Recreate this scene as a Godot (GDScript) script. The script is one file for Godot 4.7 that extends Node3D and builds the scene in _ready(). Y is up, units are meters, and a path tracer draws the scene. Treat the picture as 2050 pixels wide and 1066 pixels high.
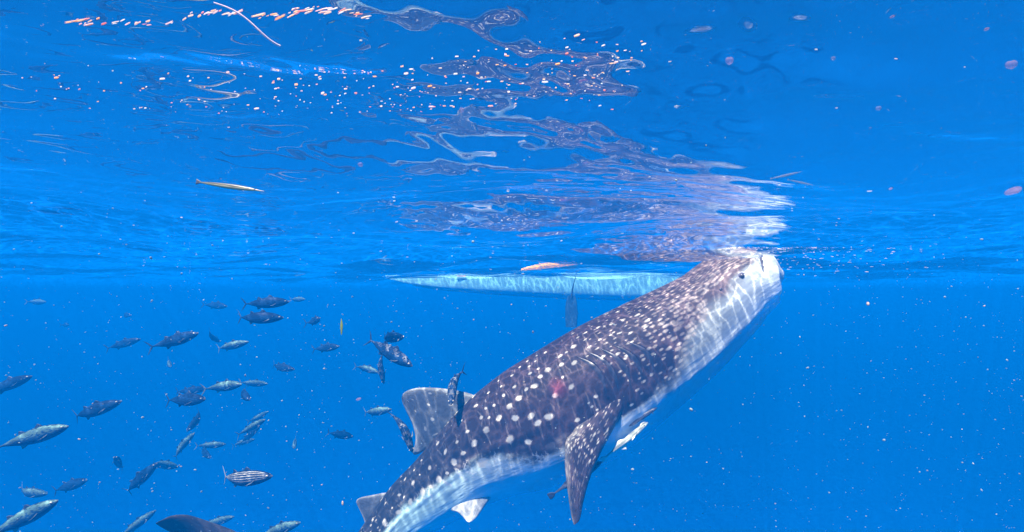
extends Node3D

# ---------------------------------------------------------------- tables
const STATIONS := [
	[2.468, -0.199, -4.248, -0.447, 0.893, 0.050, 0.031, 0.037],
	[2.427, -0.199, -4.248, -0.501, 0.864, 0.049, 0.101, 0.152],
	[2.290, -0.208, -4.268, -0.392, 0.919, 0.052, 0.272, 0.367],
	[2.057, -0.330, -4.285, -0.501, 0.864, 0.049, 0.356, 0.399],
	[1.836, -0.531, -4.296, -0.589, 0.807, 0.045, 0.402, 0.410],
	[1.558, -0.744, -4.308, -0.606, 0.794, 0.045, 0.467, 0.443],
	[1.233, -0.962, -4.321, -0.628, 0.777, 0.044, 0.524, 0.472],
	[0.897, -1.184, -4.333, -0.637, 0.770, 0.043, 0.571, 0.503],
	[0.538, -1.416, -4.346, -0.641, 0.766, 0.043, 0.586, 0.504],
	[0.163, -1.621, -4.378, -0.624, 0.780, 0.044, 0.560, 0.471],
	[-0.147, -1.788, -4.407, -0.588, 0.807, 0.045, 0.489, 0.401],
	[-0.440, -1.998, -4.439, -0.570, 0.821, 0.046, 0.400, 0.328],
	[-0.696, -2.203, -4.451, -0.606, 0.794, 0.045, 0.334, 0.280],
	[-0.943, -2.390, -4.441, -0.638, 0.769, 0.043, 0.283, 0.254],
	[-1.167, -2.599, -4.383, -0.681, 0.731, 0.041, 0.226, 0.226],
	[-1.379, -2.798, -4.264, -0.707, 0.706, 0.040, 0.164, 0.189],
	[-1.571, -2.907, -4.100, -0.768, 0.639, 0.036, 0.100, 0.130],
]
# pale spots on the flank: place along the body, place from back to belly, width in metres
const SPOTS := [0.646, 0.000, 0.045, 0.616, 0.000, 0.029, 0.589, 0.115, 0.025, 0.613, 0.144, 0.031, 0.585, 0.225, 0.024, 0.567, 0.071, 0.019, 0.564, 0.138, 0.021, 0.545, 0.104, 0.022, 0.546, 0.198, 0.027, 0.564, 0.209, 0.024, 0.546, 0.264, 0.041, 0.562, 0.276, 0.041, 0.584, 0.303, 0.047, 0.610, 0.244, 0.027, 0.640, 0.165, 0.028, 0.672, 0.000, 0.023, 0.609, 0.324, 0.044, 0.635, 0.264, 0.027, 0.656, 0.270, 0.027, 0.691, 0.141, 0.031, 0.633, 0.349, 0.044, 0.682, 0.260, 0.037, 0.676, 0.361, 0.048, 0.655, 0.355, 0.036, 0.721, 0.260, 0.034, 0.733, 0.124, 0.022, 0.770, 0.000, 0.019, 0.756, 0.140, 0.016, 0.791, 0.026, 0.022, 0.781, 0.136, 0.025, 0.766, 0.249, 0.037, 0.746, 0.236, 0.015, 0.817, 0.020, 0.019, 0.801, 0.241, 0.028, 0.794, 0.297, 0.018, 0.787, 0.370, 0.043, 0.756, 0.372, 0.049, 0.736, 0.385, 0.033, 0.716, 0.384, 0.054, 0.697, 0.388, 0.027, 0.838, 0.000, 0.032, 0.831, 0.175, 0.025, 0.823, 0.286, 0.018, 0.817, 0.370, 0.043, 0.849, 0.331, 0.046, 0.868, 0.173, 0.022, 0.637, 0.464, 0.067, 0.581, 0.420, 0.055, 0.559, 0.468, 0.043, 0.541, 0.369, 0.043, 0.537, 0.410, 0.040, 0.522, 0.408, 0.048, 0.561, 0.343, 0.043, 0.522, 0.248, 0.041, 0.533, 0.242, 0.026, 0.510, 0.220, 0.029, 0.521, 0.168, 0.027, 0.497, 0.210, 0.038, 0.508, 0.169, 0.021, 0.519, 0.114, 0.021, 0.519, 0.054, 0.022, 0.503, 0.056, 0.019, 0.489, 0.080, 0.022, 0.508, 0.103, 0.018, 0.532, 0.070, 0.019, 0.504, 0.340, 0.034, 0.599, 0.271, 0.021, 0.599, 0.214, 0.018, 0.496, 0.481, 0.028, 0.629, 0.000, 0.026, 0.666, 0.000, 0.023, 0.429, 0.116, 0.030, 0.443, 0.053, 0.023, 0.441, 0.120, 0.020, 0.410, 0.128, 0.028, 0.387, 0.016, 0.036, 0.373, 0.069, 0.029, 0.376, 0.168, 0.030, 0.357, 0.186, 0.035, 0.393, 0.155, 0.026, 0.402, 0.146, 0.018, 0.394, 0.105, 0.016, 0.419, 0.214, 0.023, 0.436, 0.221, 0.025, 0.435, 0.165, 0.024, 0.452, 0.166, 0.037, 0.473, 0.175, 0.029, 0.478, 0.225, 0.031, 0.463, 0.253, 0.034, 0.464, 0.175, 0.020, 0.398, 0.216, 0.019, 0.391, 0.238, 0.023, 0.381, 0.268, 0.027, 0.386, 0.314, 0.023, 0.351, 0.251, 0.042, 0.359, 0.281, 0.029, 0.411, 0.331, 0.034, 0.403, 0.359, 0.032, 0.422, 0.405, 0.024, 0.464, 0.438, 0.024, 0.475, 0.445, 0.015, 0.474, 0.466, 0.017, 0.471, 0.490, 0.015, 0.482, 0.345, 0.034, 0.485, 0.284, 0.019, 0.445, 0.261, 0.019, 0.428, 0.306, 0.028]
# edge between dark back and white belly: along the body, from back to belly
const EDGE := [[0.0, -0.05], [0.1, 0.12], [0.15, 0.28], [0.19, 0.36], [0.25, 0.39], [0.28, 0.41], [0.31, 0.45], [0.335, 0.53], [0.36, 0.59], [0.4, 0.61], [0.44, 0.61], [0.5, 0.59], [0.56, 0.56], [0.61, 0.5], [0.66, 0.45], [0.7, 0.41], [0.76, 0.385], [0.82, 0.385], [0.9, 0.41], [1.0, 0.45]]

var rng := RandomNumberGenerator.new()
var grain := FastNoiseLite.new()
var M := {}
var waves := []
var chop := FastNoiseLite.new()


func V(x: float, y: float, z: float) -> Vector3:
	return Vector3(x, y, z)


# ---------------------------------------------------------------- naming
func tag(o: Node, label := "", category := "", group := "", kind := "") -> Node:
	if label: o.set_meta("label", label)
	if category: o.set_meta("category", category)
	if group: o.set_meta("group", group)
	if kind: o.set_meta("kind", kind)
	return o


var used := {}
func numbered(called: String) -> String:
	if not used.has(called):
		used[called] = 0
		return called
	used[called] += 1
	return "%s_%03d" % [called, used[called]]


func thing(called: String, label: String, category: String, group := "") -> Node3D:
	var o := Node3D.new()
	o.name = numbered(called)
	add_child(o)
	tag(o, label, category, group)
	return o


func part(called: String, mesh: Mesh, mat: Material, parent: Node, label := "") -> MeshInstance3D:
	var o := MeshInstance3D.new()
	o.name = called
	o.mesh = mesh
	o.material_override = mat
	parent.add_child(o, true)
	if label: o.set_meta("label", label)
	return o


# ---------------------------------------------------------------- shapes
func sheet(nu: int, nv: int, f: Callable, flip := false, uv: Variant = null) -> ArrayMesh:
	var st := SurfaceTool.new()
	st.begin(Mesh.PRIMITIVE_TRIANGLES)
	st.set_smooth_group(0)
	for i in nu + 1:
		for j in nv + 1:
			var a := float(i) / nu
			var b := float(j) / nv
			st.set_uv(uv.call(a, b) if uv != null else Vector2(a, b))
			st.add_vertex(f.call(a, b))
	for i in nu:
		for j in nv:
			var p := i * (nv + 1) + j
			var q := p + nv + 1
			for k in ([p, q, p + 1, p + 1, q, q + 1] if not flip else [p, p + 1, q, p + 1, q + 1, q]):
				st.add_index(k)
	st.generate_normals()
	return st.commit()


func tube(points: Array, radii: Array, sides := 10) -> ArrayMesh:
	var n := points.size()
	return sheet(n - 1, sides, func(a: float, b: float) -> Vector3:
		var i := int(round(a * (n - 1)))
		var t: Vector3 = (points[mini(i + 1, n - 1)] - points[maxi(i - 1, 0)]).normalized()
		var s := t.cross(Vector3.UP if absf(t.y) < 0.9 else Vector3.RIGHT).normalized()
		var w := s.cross(t)
		return points[i] + (s * cos(b * TAU) + w * sin(b * TAU)) * radii[i])


func lerp_row(rows: Array, x: float, col: int) -> float:
	if x <= rows[0][0]: return rows[0][col]
	for i in rows.size() - 1:
		if x <= rows[i + 1][0]:
			return lerpf(rows[i][col], rows[i + 1][col], (x - rows[i][0]) / (rows[i + 1][0] - rows[i][0]))
	return rows[-1][col]


func spline(rows: Array, t: float) -> Variant:
	var n := rows.size()
	var i := clampi(int(floor(t)), 0, n - 2)
	var f := t - i
	var p0: Variant = rows[maxi(i - 1, 0)]
	var p1: Variant = rows[i]
	var p2: Variant = rows[i + 1]
	var p3: Variant = rows[mini(i + 2, n - 1)]
	return 0.5 * ((2.0 * p1) + (p2 - p0) * f + (2.0 * p0 - 5.0 * p1 + 4.0 * p2 - p3) * f * f + (3.0 * p1 - p0 - 3.0 * p2 + p3) * f * f * f)


# a fin between a leading and a trailing edge, lens-shaped across
func fin(lead: Array, trail: Array, thick: Array, along := 28, across := 14, bulge := Vector3.ZERO) -> ArrayMesh:
	var n := lead.size() - 1
	return sheet(along, across * 2, func(a: float, b: float) -> Vector3:
		var l: Vector3 = spline(lead, a * n)
		var t: Vector3 = spline(trail, a * n)
		var t0: Vector3 = spline(trail, minf(a + 0.02, 1.0) * n)
		var t1: Vector3 = spline(trail, maxf(a - 0.02, 0.0) * n)
		var l0: Vector3 = spline(lead, minf(a + 0.02, 1.0) * n)
		var l1: Vector3 = spline(lead, maxf(a - 0.02, 0.0) * n)
		var nrm := (lead[0] - trail[0] as Vector3).cross((lead[n] + trail[n]) * 0.5 - (lead[0] + trail[0]) * 0.5).normalized()
		var side := 1.0 if b < 0.5 else -1.0
		var c := b * 2.0 if b < 0.5 else 2.0 - b * 2.0
		var th: float = lerp_row(thick, a, 1) * pow(sin(PI * pow(c, 0.6)), 0.7) * side
		t += (t - l).normalized() * grain.get_noise_2d(a * 260.0, l.x * 50.0) * 0.02 * l.distance_to(t)   # worn rear edge
		return l.lerp(t, c) + nrm * th + bulge * sin(PI * a) * c * (1.0 - c), false, func(a: float, b: float) -> Vector2:
		return Vector2(b * 2.0 if b < 0.5 else 2.0 - b * 2.0, a))


# ---------------------------------------------------------------- materials
func mat(c: Color, rough := 0.6, spec := 0.4) -> StandardMaterial3D:
	var m := StandardMaterial3D.new()
	m.albedo_color = c.linear_to_srgb()
	m.roughness = rough
	m.metallic_specular = spec
	return m


func skinned(tex: Texture2D, rough := 0.6, spec := 0.3) -> StandardMaterial3D:
	var m := mat(Color(1, 1, 1), rough, spec)
	m.albedo_texture = tex
	return m


func put(d: PackedByteArray, k: int, c: Color, w: float) -> void:
	d[k] = int(lerpf(d[k], c.r * 255.0, w))
	d[k + 1] = int(lerpf(d[k + 1], c.g * 255.0, w))
	d[k + 2] = int(lerpf(d[k + 2], c.b * 255.0, w))


# a soft oval mark on a picture of w x h pixels
func oval(d: PackedByteArray, w: int, h: int, x: float, y: float, rx: float, ry: float, turn: float, c: Color, strength: float, soft := 0.35) -> void:
	var r := int(maxf(rx, ry) * 1.4) + 2
	var cs := cos(turn)
	var sn := sin(turn)
	for j in range(maxi(0, int(y) - r), mini(h, int(y) + r + 1)):
		for i in range(maxi(0, int(x) - r), mini(w, int(x) + r + 1)):
			var dx := i - x
			var dy := j - y
			var e := sqrt(pow((dx * cs + dy * sn) / rx, 2.0) + pow((-dx * sn + dy * cs) / ry, 2.0))
			e += grain.get_noise_2d(i * 3.0, j * 3.0) * 0.22
			if e < 1.0 + soft:
				put(d, (j * w + i) * 3, c, strength * smoothstep(1.0 + soft, 1.0 - soft, e))


func line(d: PackedByteArray, w: int, h: int, a: Vector2, b: Vector2, wide: float, c: Color, strength: float, wob := 3.0) -> void:
	var n := int(a.distance_to(b)) + 1
	for k in n:
		var t := float(k) / n
		var p := a.lerp(b, t) + Vector2(grain.get_noise_2d(k * 0.9 + a.x, a.y) * wob, 0)
		var ww := wide * sin(PI * clampf(t * 0.96 + 0.02, 0, 1)) + 0.3
		for i in range(int(p.x - ww - 1), int(p.x + ww + 2)):
			var y := int(p.y)
			if i >= 0 and i < w and y >= 0 and y < h:
				put(d, (y * w + i) * 3, c, strength * clampf(ww - absf(i - p.x) + 0.5, 0, 1))


func s(r: float, g: float, b: float) -> Color:   # real-world colour to picture colour
	return Color(r, g, b).linear_to_srgb()


const BACK := Color(0.042, 0.034, 0.062)
const PALE := Color(0.56, 0.55, 0.46)
const BELLY := Color(0.55, 0.62, 0.62)


func skin_picture() -> ImageTexture:
	var w := 2048
	var h := 1024
	var d := PackedByteArray()
	d.resize(w * h * 3)
	var n1 := FastNoiseLite.new()
	n1.seed = 3
	n1.frequency = 0.006
	n1.fractal_octaves = 5
	var blot := n1.get_image(w, h).get_data()
	var n2 := FastNoiseLite.new()
	n2.seed = 9
	n2.frequency = 0.05
	n2.fractal_octaves = 3
	var fine := n2.get_image(w, h).get_data()
	var edge := PackedFloat32Array()
	edge.resize(w)
	for i in w:
		edge[i] = lerp_row(EDGE, float(i) / w, 1)
	for j in h:
		var v := float(j) / h
		for i in w:
			var u := float(i) / w
			var k := j * w + i
			var b := blot[k] / 255.0
			var f := fine[k] / 255.0
			var e := edge[i] + (b - 0.5) * 0.09 + (f - 0.5) * 0.02
			var loose := smoothstep(0.1, 0.28, u) * smoothstep(0.42, 0.34, u)
			var white := smoothstep(e - 0.035 - 0.05 * loose, e + 0.03 + 0.03 * loose, v)
			var tone := 0.72 + 0.5 * b + 0.22 * (f - 0.5)
			var head := smoothstep(0.36, 0.2, u)
			var r := lerpf(0.032, 0.08, head) * tone
			var g := lerpf(0.017, 0.05, head) * tone
			var bl := lerpf(0.024, 0.054, head) * tone
			var bt := 0.86 + 0.25 * (b - 0.5) + 0.12 * (f - 0.5) + 0.45 * smoothstep(0.52, 0.66, v) + 0.3 * smoothstep(0.2, 0.13, u) - 0.3 * smoothstep(0.2, 0.27, u) * smoothstep(0.46, 0.36, u)  # underside lightened in place of light scattered up from below
			var rear := smoothstep(0.5, 0.8, u)  # red cut toward the tail, painting the water's absorption into the skin
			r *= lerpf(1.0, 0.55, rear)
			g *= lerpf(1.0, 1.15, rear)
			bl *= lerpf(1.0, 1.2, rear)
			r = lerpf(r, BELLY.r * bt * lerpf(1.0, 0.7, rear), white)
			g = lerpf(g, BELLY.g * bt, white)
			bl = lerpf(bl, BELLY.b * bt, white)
			d[k * 3] = int(255.0 * pow(minf(r, 1.0), 0.4545))
			d[k * 3 + 1] = int(255.0 * pow(minf(g, 1.0), 0.4545))
			d[k * 3 + 2] = int(255.0 * pow(minf(bl, 1.0), 0.4545))
	var pale := s(PALE.r, PALE.g, PALE.b)
	var span := 4.98   # metres along the body
	# thin pale bars across the flank, between the rows of spots
	for q in 30:
		var u := 0.4 + q * 0.0195 + rng.randf_range(-0.004, 0.004)
		var y0 := rng.randf_range(0.02, 0.12)
		var y1 := rng.randf_range(0.3, 0.42)
		var y := y0
		while y < y1:
			var len := rng.randf_range(0.02, 0.07)
			line(d, w, h, Vector2(u * w, y * h), Vector2((u + rng.randf_range(-0.003, 0.003)) * w, (y + len) * h), rng.randf_range(1.2, 3.0), pale, rng.randf_range(0.1, 0.35), 3.0)
			y += len + rng.randf_range(0.0, 0.05)
	# ragged pale streaks where the dark flank runs out into the belly
	for q in 90:
		var u := rng.randf_range(0.5, 1.0)
		var e := lerp_row(EDGE, u, 1)
		line(d, w, h, Vector2(u * w, (e - rng.randf_range(0.01, 0.06)) * h), Vector2((u + rng.randf_range(-0.012, 0.006)) * w, (e + rng.randf_range(0.03, 0.1)) * h), rng.randf_range(1.0, 5.0), s(0.6, 0.64, 0.62), rng.randf_range(0.15, 0.6), 14.0)
	for q in 46:
		var u := rng.randf_range(0.46, 0.98)
		var e := lerp_row(EDGE, u, 1)
		oval(d, w, h, u * w, (e - rng.randf_range(0.0, 0.07)) * h, rng.randf_range(5, 15), rng.randf_range(9, 30), rng.randf_range(-0.4, 0.4), pale, rng.randf_range(0.1, 0.35), 0.8)
	# the dense pale mottling of the head
	var gu := 0.1
	while gu < 0.43:
		var gap := lerpf(0.0085, 0.0135, smoothstep(0.1, 0.43, gu))
		var gv := rng.randf_range(0.0, 0.02)
		while gv < lerp_row(EDGE, gu, 1):
			var near := smoothstep(0.1, 0.36, gv)
			var size := rng.randf_range(0.7, 1.15) * lerpf(5.8, 11.6, near) * lerpf(1.0, 0.5, smoothstep(0.29, 0.4, gu))
			if gu < 0.26 and gv > 0.29:
				gv += 0.02
				continue
			if rng.randf() < lerpf(1.0, 0.45, smoothstep(0.33, 0.43, gu)):
				oval(d, w, h, (gu + rng.randf_range(-0.3, 0.3) * gap) * w, (gv + rng.randf_range(-0.007, 0.007)) * h, size * lerpf(1.4, 1.05, near), size * lerpf(0.8, 1.0, near), rng.randf_range(-0.25, 0.25), s(0.34, 0.3, 0.27).lerp(pale, smoothstep(0.3, 0.42, gu)), rng.randf_range(0.5, 0.9), 0.45)
			gv += lerpf(0.02, 0.026, near) * rng.randf_range(0.9, 1.15)
		gu += gap
	# the large spots
	for k in range(0, SPOTS.size(), 3):
		var u: float = SPOTS[k]
		var v: float = maxf(SPOTS[k + 1], 0.012)
		var size: float = SPOTS[k + 2] * 0.5
		var st: Array = STATIONS[clampi(int(u * 16.0 + 0.5), 0, 16)]
		var ry: float = size / (PI * 0.5 * (st[6] + st[7])) * h
		var rx: float = size / span * w
		if u < 0.45: rx *= 1.1; ry *= 0.6
		oval(d, w, h, u * w, v * h, rx * 1.12, ry * 1.05, rng.randf_range(-0.3, 0.3), pale, rng.randf_range(0.82, 0.97), 0.35)
		if u > 0.43:   # the pale bar that runs through a row of spots
			line(d, w, h, Vector2((u - 0.003) * w, (v - rng.randf_range(0.03, 0.09)) * h), Vector2((u + 0.003) * w, (v + rng.randf_range(0.03, 0.09)) * h), rng.randf_range(1.6, 3.2), pale, rng.randf_range(0.1, 0.26), 1.5)
	# far rows that the photograph's side does not number
	for q in 60:
		var u := rng.randf_range(0.86, 1.0)
		oval(d, w, h, u * w, rng.randf_range(0.02, 0.36) * h, 5, 8, 0, pale, 0.85)
	# dull red backscatter blob painted onto the skin behind the gills
	oval(d, w, h, 0.497 * w, 0.315 * h, 17, 40, 0.0, s(0.2, 0.035, 0.06), 0.75, 0.9)
	# crease of the mouth and the grooves of the throat
	line(d, w, h, Vector2(0.1265 * w, 0.17 * h), Vector2(0.153 * w, 0.41 * h), 6.0, s(0.06, 0.05, 0.07), 0.85, 2.0)
	for q in 26:
		var u := rng.randf_range(0.05, 0.42)
		var v := rng.randf_range(0.42, 0.95)
		line(d, w, h, Vector2(u * w, v * h), Vector2((u + rng.randf_range(0.01, 0.03)) * w, (v + rng.randf_range(0.05, 0.12)) * h), rng.randf_range(0.8, 2.4), s(0.2, 0.24, 0.3), rng.randf_range(0.2, 0.5), 10.0)
	return ImageTexture.create_from_image(Image.create_from_data(w, h, false, Image.FORMAT_RGB8, d))


# ---------------------------------------------------------------- the shark
var frames := []
func body_frame(u: float) -> Array:
	var t := u * 16.0
	var c: Vector3 = spline(centres, t)
	var tg: Vector3 = (spline(centres, minf(t + 0.01, 16.0)) - spline(centres, maxf(t - 0.01, 0.0))).normalized()
	var up: Vector3 = spline(ups, t)
	up = (up - tg * up.dot(tg)).normalized()
	return [c, up, up.cross(tg), spline(highs, t), spline(wides, t)]


var centres := []
var ups := []
var highs := []
var wides := []
func body_point(u: float, a: float, proud := 0.0) -> Vector3:   # a: 0 back, PI/2 this flank, PI belly
	var fr := body_frame(u)
	var v := absf(a) / PI
	var ridge := 0.0
	for r in [0.2, 0.32, 0.43]:
		ridge += 0.014 * exp(-pow((v - r) / 0.016, 2.0)) * smoothstep(0.36, 0.6, u)
	var fold := 0.012 * sin(v * 42.0) * smoothstep(0.55, 0.7, v) * smoothstep(0.5, 0.3, u)
	var under := 0.009 * pow(0.5 + 0.5 * sin((u + 0.01 * sin(v * 5.0)) * TAU / 0.026 + v * 7.0), 2.0) * smoothstep(0.3, 0.35, u) * smoothstep(0.45, 0.42, u) * smoothstep(0.5, 0.56, v) * smoothstep(0.95, 0.8, v)
	var m := u - (0.108 + 0.11 * v)      # the corner of the mouth: a groove below a swollen lip
	var lip := (0.016 * exp(-pow((m - 0.011) / 0.008, 2.0)) - 0.03 * exp(-pow(m / 0.0045, 2.0))) * smoothstep(0.12, 0.2, v) * smoothstep(0.46, 0.38, v)
	var g := 1.0 + (ridge + fold + under + lip) / maxf(fr[4], 0.05) + proud / maxf(fr[4], 0.05)
	# blunt nose: the first stations close on themselves
	var shut := sqrt(clampf(u / 0.012, 0.0, 1.0))
	return fr[0] + (fr[1] * (fr[3] * cos(a)) + fr[2] * (fr[4] * sin(a))) * g * shut


func fin_picture(w: int, h: int, base: Color, rim: Color, spots: Array, tip_dark := 0.0) -> ImageTexture:
	# spots: [how many, from span, to span, size, stretch, strength]
	var d := PackedByteArray()
	d.resize(w * h * 3)
	for j in h:
		var a := float(j) / h
		for i in w:
			var c := float(i) / w
			var e := maxf(smoothstep(0.72, 1.0, c), smoothstep(0.06, 0.0, c) * 0.9)
			var col := base.lerp(rim, clampf(e, 0, 1) * 0.9)
			col = col * (0.85 + 0.35 * grain.get_noise_2d(i * 1.2, j * 1.2) + 0.15 * grain.get_noise_2d(i * 5.0, j * 5.0))
			col = col * lerpf(1.0, 0.55, tip_dark * smoothstep(0.62, 0.85, a))
			var k := (j * w + i) * 3
			d[k] = int(255.0 * pow(clampf(col.r, 0, 1), 0.4545))
			d[k + 1] = int(255.0 * pow(clampf(col.g, 0, 1), 0.4545))
			d[k + 2] = int(255.0 * pow(clampf(col.b, 0, 1), 0.4545))
	var pale := s(PALE.r, PALE.g, PALE.b)
	for q in spots:
		if q.size() == 4:   # one spot: chord, span, size, strength
			oval(d, w, h, q[0] * w, q[1] * h, q[2] * w, q[2] * h, 0.4, pale, q[3], 0.4)
			continue
		for k in q[0]:
			var sz: float = q[3] * rng.randf_range(0.6, 1.3)
			oval(d, w, h, rng.randf_range(0.04, 0.96) * w, rng.randf_range(q[1], q[2]) * h, sz * w, sz * q[4] * h, rng.randf_range(-0.5, 0.5), pale, q[5] * rng.randf_range(0.4, 1.0), 0.5)
	return ImageTexture.create_from_image(Image.create_from_data(w, h, false, Image.FORMAT_RGB8, d))


func across_body(points: Array, u: float) -> Array:   # the same points on the far side of the body
	var fr := body_frame(u)
	return points.map(func(p: Vector3) -> Vector3: return p - fr[2] * 2.0 * (p - fr[0] as Vector3).dot(fr[2]))


func make_shark() -> void:
	for r in STATIONS:
		centres.append(V(r[0], r[1], r[2]))
		ups.append(V(r[3], r[4], r[5]))
		highs.append(r[6])
		wides.append(r[7])
	var root := thing("whale_shark", "huge spotted whale shark rising from lower left with its white mouth at the surface", "whale shark")
	var skin := skinned(skin_picture(), 0.62, 0.3)
	var rough := FastNoiseLite.new()
	rough.frequency = 0.02
	rough.fractal_octaves = 4
	var bump := ImageTexture.create_from_image(rough.get_seamless_image(512, 512))
	skin.heightmap_enabled = true
	skin.heightmap_texture = bump
	skin.heightmap_scale = 0.8
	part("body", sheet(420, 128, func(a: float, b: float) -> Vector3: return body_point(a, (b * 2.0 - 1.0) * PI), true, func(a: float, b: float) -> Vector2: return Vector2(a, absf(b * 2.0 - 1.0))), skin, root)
	# fins
	var pl := [V(0.946, -1.115, -3.929), V(0.966, -1.229, -3.881), V(0.85, -1.441, -3.838), V(0.72, -1.65, -3.796), V(0.624, -1.83, -3.751), V(0.56, -2.0, -3.707), V(0.524, -2.109, -3.658), V(0.478, -2.124, -3.605)]
	var pt := [V(0.694, -1.220, -3.935), V(0.609, -1.353, -3.888), V(0.506, -1.486, -3.841), V(0.432, -1.572, -3.792), V(0.42, -1.722, -3.746), V(0.434, -1.9, -3.701), V(0.455, -2.071, -3.656), V(0.470, -2.124, -3.605)]
	var pm := skinned(fin_picture(384, 512, Color(0.042, 0.026, 0.036), Color(0.22, 0.2, 0.18), [[150, 0.02, 0.5, 0.02, 0.55, 0.9], [50, 0.5, 0.78, 0.018, 0.8, 0.5]], 1.0), 0.6, 0.3)
	var thick := [[0.0, 0.085], [0.12, 0.06], [0.4, 0.035], [0.8, 0.018], [1.0, 0.004]]
	part("pectoral_fin", fin(pl, pt, thick, 40, 20), pm, root)
	part("pectoral_fin", fin(across_body(pl, 0.45), across_body(pt, 0.45), thick, 40, 20), pm, root)
	var dl := [V(-0.190, -1.450, -4.448), V(-0.332, -1.354, -4.438), V(-0.426, -1.315, -4.431), V(-0.567, -1.285, -4.424), V(-0.732, -1.266, -4.418), V(-0.873, -1.264, -4.413), V(-0.966, -1.282, -4.409), V(-1.022, -1.314, -4.406), V(-1.039, -1.355, -4.403)]
	var dt := [V(-0.522, -1.710, -4.463), V(-0.687, -1.803, -4.463), V(-0.805, -1.849, -4.461), V(-0.932, -1.904, -4.459), V(-0.912, -1.761, -4.446), V(-0.939, -1.618, -4.433), V(-1.004, -1.475, -4.420), V(-1.031, -1.408, -4.411), V(-1.039, -1.360, -4.403)]
	var dm := skinned(fin_picture(384, 384, Color(0.11, 0.125, 0.14), Color(0.32, 0.35, 0.35), [[0.2, 0.32, 0.018, 0.9], [0.3, 0.5, 0.018, 0.9], [0.1, 0.52, 0.016, 0.7], [0.45, 0.4, 0.022, 0.9], [0.62, 0.42, 0.025, 0.7], [0.6, 0.62, 0.016, 0.8], [0.5, 0.74, 0.014, 0.8], [0.35, 0.68, 0.015, 0.7], [0.3, 0.86, 0.015, 0.6], [0.7, 0.28, 0.02, 0.8], [0.4, 0.22, 0.02, 0.9]]), 0.65, 0.3)
	dm.backlight_enabled = true
	dm.backlight = Color(0.25, 0.25, 0.25)
	part("dorsal_fin", fin(dl, dt, [[0.0, 0.07], [0.3, 0.035], [0.7, 0.018], [1.0, 0.003]], 48, 18), dm, root)
	var sl := [V(-1.126, -2.234, -4.442), V(-1.240, -2.248, -4.433), V(-1.331, -2.262, -4.424), V(-1.398, -2.272, -4.415), V(-1.436, -2.286, -4.405), V(-1.447, -2.309, -4.397)]
	var sr := [V(-1.220, -2.468, -4.456), V(-1.296, -2.496, -4.447), V(-1.354, -2.565, -4.441), V(-1.384, -2.476, -4.426), V(-1.422, -2.379, -4.411), V(-1.442, -2.328, -4.398)]
	var sm := skinned(fin_picture(192, 192, Color(0.13, 0.15, 0.17), Color(0.42, 0.45, 0.45), []), 0.65, 0.3)
	part("second_dorsal_fin", fin(sl, sr, [[0.0, 0.035], [0.4, 0.018], [1.0, 0.003]]), sm, root)
	var vl := [V(-0.222, -2.067, -4.203), V(-0.176, -2.147, -4.177), V(-0.241, -2.239, -4.152), V(-0.295, -2.303, -4.126), V(-0.332, -2.327, -4.097), V(-0.364, -2.330, -4.067)]
	var vt := [V(-0.422, -2.178, -4.209), V(-0.538, -2.275, -4.184), V(-0.481, -2.287, -4.155), V(-0.434, -2.308, -4.126), V(-0.397, -2.332, -4.097), V(-0.368, -2.334, -4.067)]
	var vm := skinned(fin_picture(192, 192, Color(0.4, 0.43, 0.43), Color(0.55, 0.58, 0.57), [[16, 0.2, 0.9, 0.05, 0.8, 0.6]]), 0.65, 0.3)
	part("pelvic_fin", fin(vl, vt, [[0.0, 0.03], [0.4, 0.016], [1.0, 0.003]]), vm, root)
	part("pelvic_fin", fin(across_body(vl, 0.69), across_body(vt, 0.69), [[0.0, 0.03], [0.4, 0.016], [1.0, 0.003]]), vm, root)
	var cl := [V(-1.603, -2.870, -4.148), V(-1.968, -2.558, -4.037), V(-2.294, -2.336, -3.932), V(-2.480, -2.200, -3.831), V(-2.555, -2.114, -3.733), V(-2.605, -2.073, -3.638), V(-2.611, -2.058, -3.544), V(-2.591, -2.038, -3.450)]
	var ct := [V(-1.582, -3.043, -4.157), V(-1.968, -2.938, -4.059), V(-2.252, -2.753, -3.955), V(-2.439, -2.554, -3.851), V(-2.555, -2.362, -3.747), V(-2.605, -2.215, -3.646), V(-2.611, -2.122, -3.548), V(-2.588, -2.045, -3.450)]
	var cm := skinned(fin_picture(384, 384, Color(0.035, 0.03, 0.035), Color(0.06, 0.055, 0.06), [[14, 0.1, 0.8, 0.012, 0.8, 0.45]]), 0.65, 0.3)
	var tail := part("tail_fin", fin(cl, ct, [[0.0, 0.09], [0.3, 0.04], [1.0, 0.004]], 40, 16), cm, root)
	var el := [V(-1.538, -2.978, -4.154), V(-1.583, -3.159, -4.114), V(-1.648, -3.376, -4.076), V(-1.723, -3.588, -4.038), V(-1.783, -3.710, -3.995)]
	var et := [V(-1.755, -2.913, -4.150), V(-1.862, -3.030, -4.107), V(-1.880, -3.250, -4.069), V(-1.848, -3.504, -4.033), V(-1.791, -3.706, -3.995)]
	part("lower_lobe", fin(el, et, [[0.0, 0.06], [0.4, 0.03], [1.0, 0.004]]), cm, tail)
	# eye, spiracle and gill slits on both flanks
	var dark := mat(Color(0.02, 0.018, 0.03), 0.4, 0.5)
	var rim := mat(Color(0.3, 0.3, 0.34), 0.6, 0.3)
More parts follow.
